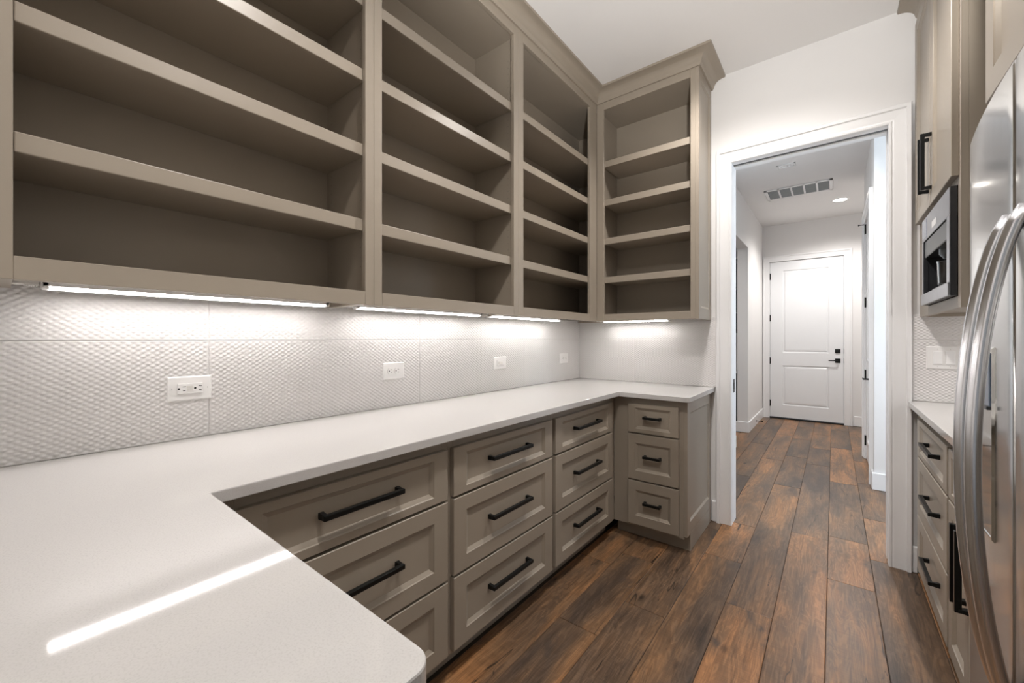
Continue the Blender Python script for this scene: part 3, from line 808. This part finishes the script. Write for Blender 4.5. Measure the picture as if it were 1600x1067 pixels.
boxes('side_strip', 'silver', [(a, a + 0.05, F1 - 0.004, F1, 1.456, 1.705)], cm, 0.0015, RIGHT)
boxes('side_strip', 'silver', [(b - 0.03, b, F1 - 0.004, F1, 1.456, 1.705)], cm, 0.0015, RIGHT)
boxes('niche', 'dark', [(a + 0.05, b - 0.03, 0.40, 0.41, 1.452, 1.708), (a + 0.04, a + 0.05, 0.40, F0, 1.452, 1.708), (b - 0.03, b - 0.02, 0.40, F0, 1.452, 1.708), (a + 0.05, b - 0.03, 0.40, F0, 1.452, 1.458), (a + 0.05, b - 0.03, 0.40, F0, 1.704, 1.708)], cm, 0, RIGHT)
boxes('dispenser_block', 'darkmetal', [(a + 0.052, b - 0.034, 0.50, F1 - 0.005, 1.628, 1.704)], cm, 0.003, RIGHT)
c0 = RIGHT(2.50, 0.575, 0)
MB().lathe([(0.030, 1.628), (0.030, 1.605), (0.022, 1.595), (0.016, 1.585)], (c0[0], c0[1], 0), 'z', 20).build('spout', 'darkmetal', cm, smooth=True)
boxes('lit_wall_block', 'cream', [(2.25, 2.36, 0.53, 0.598, 1.475, 1.60)], cm, 0.006, RIGHT, 2)  # added cream block standing in for the lit inner wall of the niche
boxes('drip_tray', 'darkmetal', [(2.38, 2.66, 0.46, 0.604, 1.458, 1.472)], cm, 0.002, RIGHT)
gj = MB().lathe([(0.032, 0.0), (0.034, 0.006), (0.036, 0.09), (0.038, 0.102), (0.036, 0.102), (0.0335, 0.09), (0.0315, 0.009), (0.001, 0.008)], (c0[0], c0[1], 1.473), 'z', 28, True, True).build('glass_cup', 'glass', None, smooth=True)
tag(gj, 'clear glass cup standing in the coffee machine niche', 'cup')

# over-refrigerator cabinet
of = thing('bridge_cabinet', 'taupe cabinet with shaker doors mounted above the refrigerator', 'cabinet', (0.65, 1.12, 1.82))
boxes('carcass', 'cab', [(0.322, XR - 0.004, 0.69, 1.555, 1.82, 2.95)], of)
boxes('side_panel', 'cab', [(0.322, XR - 0.004, 0.672, 0.69, 0, 2.95)], of, 0.001)
OF = Frame(XR, 0, (0, 1), (-1, 0))
shaker('door', OF, 0.705, 1.118, 1.835, 2.90, XR - 0.321, of, 0.065, 0.065)
shaker('door', OF, 1.122, 1.545, 1.835, 2.90, XR - 0.321, of, 0.065, 0.065)
crown('taupe crown molding over the refrigerator cabinet', [(0.322, 1.556), (0.322, 0.672)], [(-1, 0), (-1, 0)])

# ------------------------------------------------------------------ refrigerator (side by side, bowed doors)
fg = thing('refrigerator', 'stainless steel side-by-side refrigerator with bowed handles at the right edge', 'refrigerator', (0.6, 1.13, 0))
FY0, FYS, FY1, FZ = 0.70, 1.130, 1.560, 1.752
boxes('body', 'darkmetal', [(0.345, 0.93, FY0 + 0.005, FY1 - 0.005, 0.02, 1.74)], fg, 0.004)
boxes('base_grille', 'dark', [(0.33, 0.345, FY0 + 0.01, FY1 - 0.01, 0.015, 0.09)], fg, 0.002)
def fx(y):
    return 0.2545 + 0.022 * ((y - 1.13) / 0.43) ** 2
def fdoor(y0, y1, r0, r1):
    pts = []
    def corner(yc, r, sgn):
        for k in range(7):
            t_ = k / 6 * math.pi / 2
            yield (yc - sgn * r + sgn * r * math.sin(t_), fx(yc) + r - r * math.cos(t_))
    ys = np.linspace(y0 + r0, y1 - r1, 14)
    front = [(y, fx(y)) for y in ys]
    c1 = [(y, x) for y, x in corner(y1, r1, 1)][1:]
    c0 = [(y, x) for y, x in corner(y0, r0, -1)][1:]
    prof = c0[::-1] + front + c1
    prof = [(y0, 0.335)] + prof + [(y1, 0.335)]
    cx_, cy_ = 0.30, (y0 + y1) / 2
    def lp(z, ins):
        return [(x + (ins if x < 0.33 else 0), y + (ins if y < cy_ else -ins) * (abs(y - cy_) > (y1 - y0) * 0.4), z) for y, x in prof]
    m = MB()
    m.rings([lp(0.10, 0.004), lp(0.106, 0.0), lp(FZ - 0.012, 0.0), lp(FZ - 0.004, 0.002), lp(FZ, 0.008)], True, True)
    return m.build('door', 'steel', fg, smooth=True)
dn = fdoor(FY0, FYS - 0.003, 0.018, 0.006)
df_ = fdoor(FYS + 0.003, FY1, 0.006, 0.018)
boxes('door_gasket', 'cream', [(0.2575, 0.335, FYS - 0.0025, FYS + 0.0025, 0.11, 1.745)], fg)
def fhandle(y, door):
    zt, zb = 1.472, 0.555
    pts = []
    for i in range(33):
        s = i / 32
        z = zt + (zb - zt) * s
        q = 1 - (2 * s - 1) ** 2
        pts.append((fx(y) + 0.004 - 0.062 * (q ** 0.72), y, z))
    m = MB().tube(pts, 0.0145, 14, 0.011)
    h = m.build('handle', 'chrome', door, smooth='all')
    for z in (zt, zb):
        MB().lathe([(0.021, 0.0), (0.021, 0.006), (0.017, 0.011)], (fx(y) + 0.001, y, z), 'x', 18).build('handle_mount', 'chrome', h, smooth=True)
    return h
fhandle(1.088, dn)
fhandle(1.172, df_)
# ice and water dispenser on the far door
dp = MB(Frame(0, 0, (0, 1), (-1, 0))).rect_rings(1.25, 1.47, 0.83, 1.228, [(0, 0, -0.275), (0, 0, -0.2565), (0.004, 0.004, -0.2525), (0.008, 0.008, -0.2525), (0.010, 0.010, -0.2535)], True).build('dispenser', 'mirror_panel', df_)
boxes('display', 'blue', [(0.2505, 0.2535, 1.263, 1.456, 1.105, 1.215)], dp, 0.001)
boxes('display_lip', 'dark', [(0.247, 0.2535, 1.260, 1.459, 1.098, 1.106)], dp, 0.001)

# ------------------------------------------------------------------ outlets and switches
def plate(name, label, cat, fr, w0, w1, z0, z1, group, d=0.0085):
    r = thing(name, label, cat, fr((w0 + w1) / 2, d, z0), group)
    p = MB(fr)
    p.rect_rings(w0, w1, z0, z1, [(0, 0, d - 0.006), (0, 0, d + 0.002), (0.004, 0.004, d + 0.0055)], True, True)
    p.build('cover_plate', 'plate', r)
    return r
def slot(fr, w0, w1, z0, z1, d, parent):
    return boxes('slot', 'hole', [(w0, w1, d, d + 0.0004, z0, z1)], parent, fr=fr)
def ground(fr, w, z, d, parent, r=0.0034):
    m = MB(fr)
    m.rings([[fr(w + r * math.cos(k * math.pi / 5), d + 0.0004, z + r * math.sin(k * math.pi / 5)) for k in range(10)]], True, False)
    return m.build('ground_hole', 'hole', parent, recalc=False)
def screw(fr, w, z, d, parent):
    m = MB(fr)
    m.rings([[fr(w + 0.003 * math.cos(k * math.pi / 5), d + 0.0005, z + 0.003 * math.sin(k * math.pi / 5)) for k in range(10)]], True, False)
    s_ = m.build('screw', 'plate', parent, recalc=False)
    boxes('screw_slot', 'pinhole', [(w - 0.0005, w + 0.0005, d + 0.0006, d + 0.0008, z - 0.0026, z + 0.0026)], s_, fr=fr)
D0 = 0.014
def receptacles(fr, c, z, ins, sp=0.021):
    for s in (-1, 1):
        w = c + s * sp
        ground(fr, w - 0.009, z, D0 + 0.0035, ins)
        slot(fr, w + 0.0005, w + 0.0095, z + 0.0055, z + 0.0075, D0 + 0.0035, ins)
        slot(fr, w + 0.0015, w + 0.0085, z - 0.0075, z - 0.0055, D0 + 0.0035, ins)
GRP = 'wall outlets on the tile'
o1 = plate('wall_outlet', 'white outlet plate with test buttons on the tile nearest the camera', 'outlet', LEFT, 0.331, 0.451, 1.041, 1.121, GRP)
ins = boxes('receptacle', 'plate', [(0.3575, 0.4245, D0 - 0.001, D0 + 0.0035, 1.0645, 1.0975)], o1, 0.001, LEFT)
receptacles(LEFT, 0.391, 1.081, ins, 0.0215)
boxes('test_button', 'clear', [(0.382, 0.398, D0 + 0.0035, D0 + 0.0048, 1.082, 1.089)], ins, 0, LEFT)
boxes('reset_button', 'clear', [(0.382, 0.398, D0 + 0.0035, D0 + 0.0048, 1.073, 1.080)], ins, 0, LEFT)
screw(LEFT, 0.3435, 1.081, D0, o1); screw(LEFT, 0.4385, 1.081, D0, o1)
o2 = plate('wall_outlet', 'white duplex outlet with round sockets, second from the camera', 'outlet', LEFT, 1.124, 1.246, 1.048, 1.130, GRP)
for s in (-1, 1):
    w = 1.185 + s * 0.0195
    ins = MB(LEFT)
    ins.rings([[LEFT(w + 0.017 * math.cos(k * math.pi / 10), D0 + dd_, 1.089 + 0.017 * math.sin(k * math.pi / 10)) for k in range(20)] for dd_ in (-0.001, 0.003)], False, True)
    ins = ins.build('socket', 'plate', o2)
    ground(LEFT, w - 0.009, 1.089, D0 + 0.003, ins)
    slot(LEFT, w, w + 0.008, 1.0945, 1.0965, D0 + 0.003, ins)
    slot(LEFT, w + 0.001, w + 0.0075, 1.0815, 1.0835, D0 + 0.003, ins)
screw(LEFT, 1.185, 1.089, D0, o2)
o3 = plate('wall_outlet', 'white plate with one rectangular insert, third from the camera', 'outlet', LEFT, 1.922, 2.050, 1.050, 1.130, GRP)
ins = boxes('insert', 'plate', [(1.953, 2.019, D0 - 0.001, D0 + 0.003, 1.073, 1.107)], o3, 0.001, LEFT)
boxes('insert_button', 'clear', [(1.967, 2.005, D0 + 0.003, D0 + 0.005, 1.082, 1.098)], ins, 0.001, LEFT)
o4 = plate('wall_outlet', 'white outlet plate close to the tiled inside corner', 'outlet', LEFT, 2.709, 2.832, 1.052, 1.130, GRP)
ins = boxes('receptacle', 'plate', [(2.737, 2.804, D0 - 0.001, D0 + 0.003, 1.074, 1.108)], o4, 0.001, LEFT)
receptacles(LEFT, 2.770, 1.091, ins, 0.0195)
s1 = plate('light_switch', 'white double rocker switch on the tile right of the doorway', 'switch', BACK, 0.382, 0.512, 1.086, 1.205, None)
for c in (0.424, 0.470):
    rk = MB(BACK)
    rk.rect_rings(c - 0.0165, c + 0.0165, 1.112, 1.179, [(0, 0, D0 - 0.001), (0, 0, D0 + 0.003), (0.001, 0.001, D0 + 0.004)], True)
    rk.build('rocker', 'trim', s1)
    screw(BACK, c, 1.190, D0, s1); screw(BACK, c, 1.101, D0, s1)
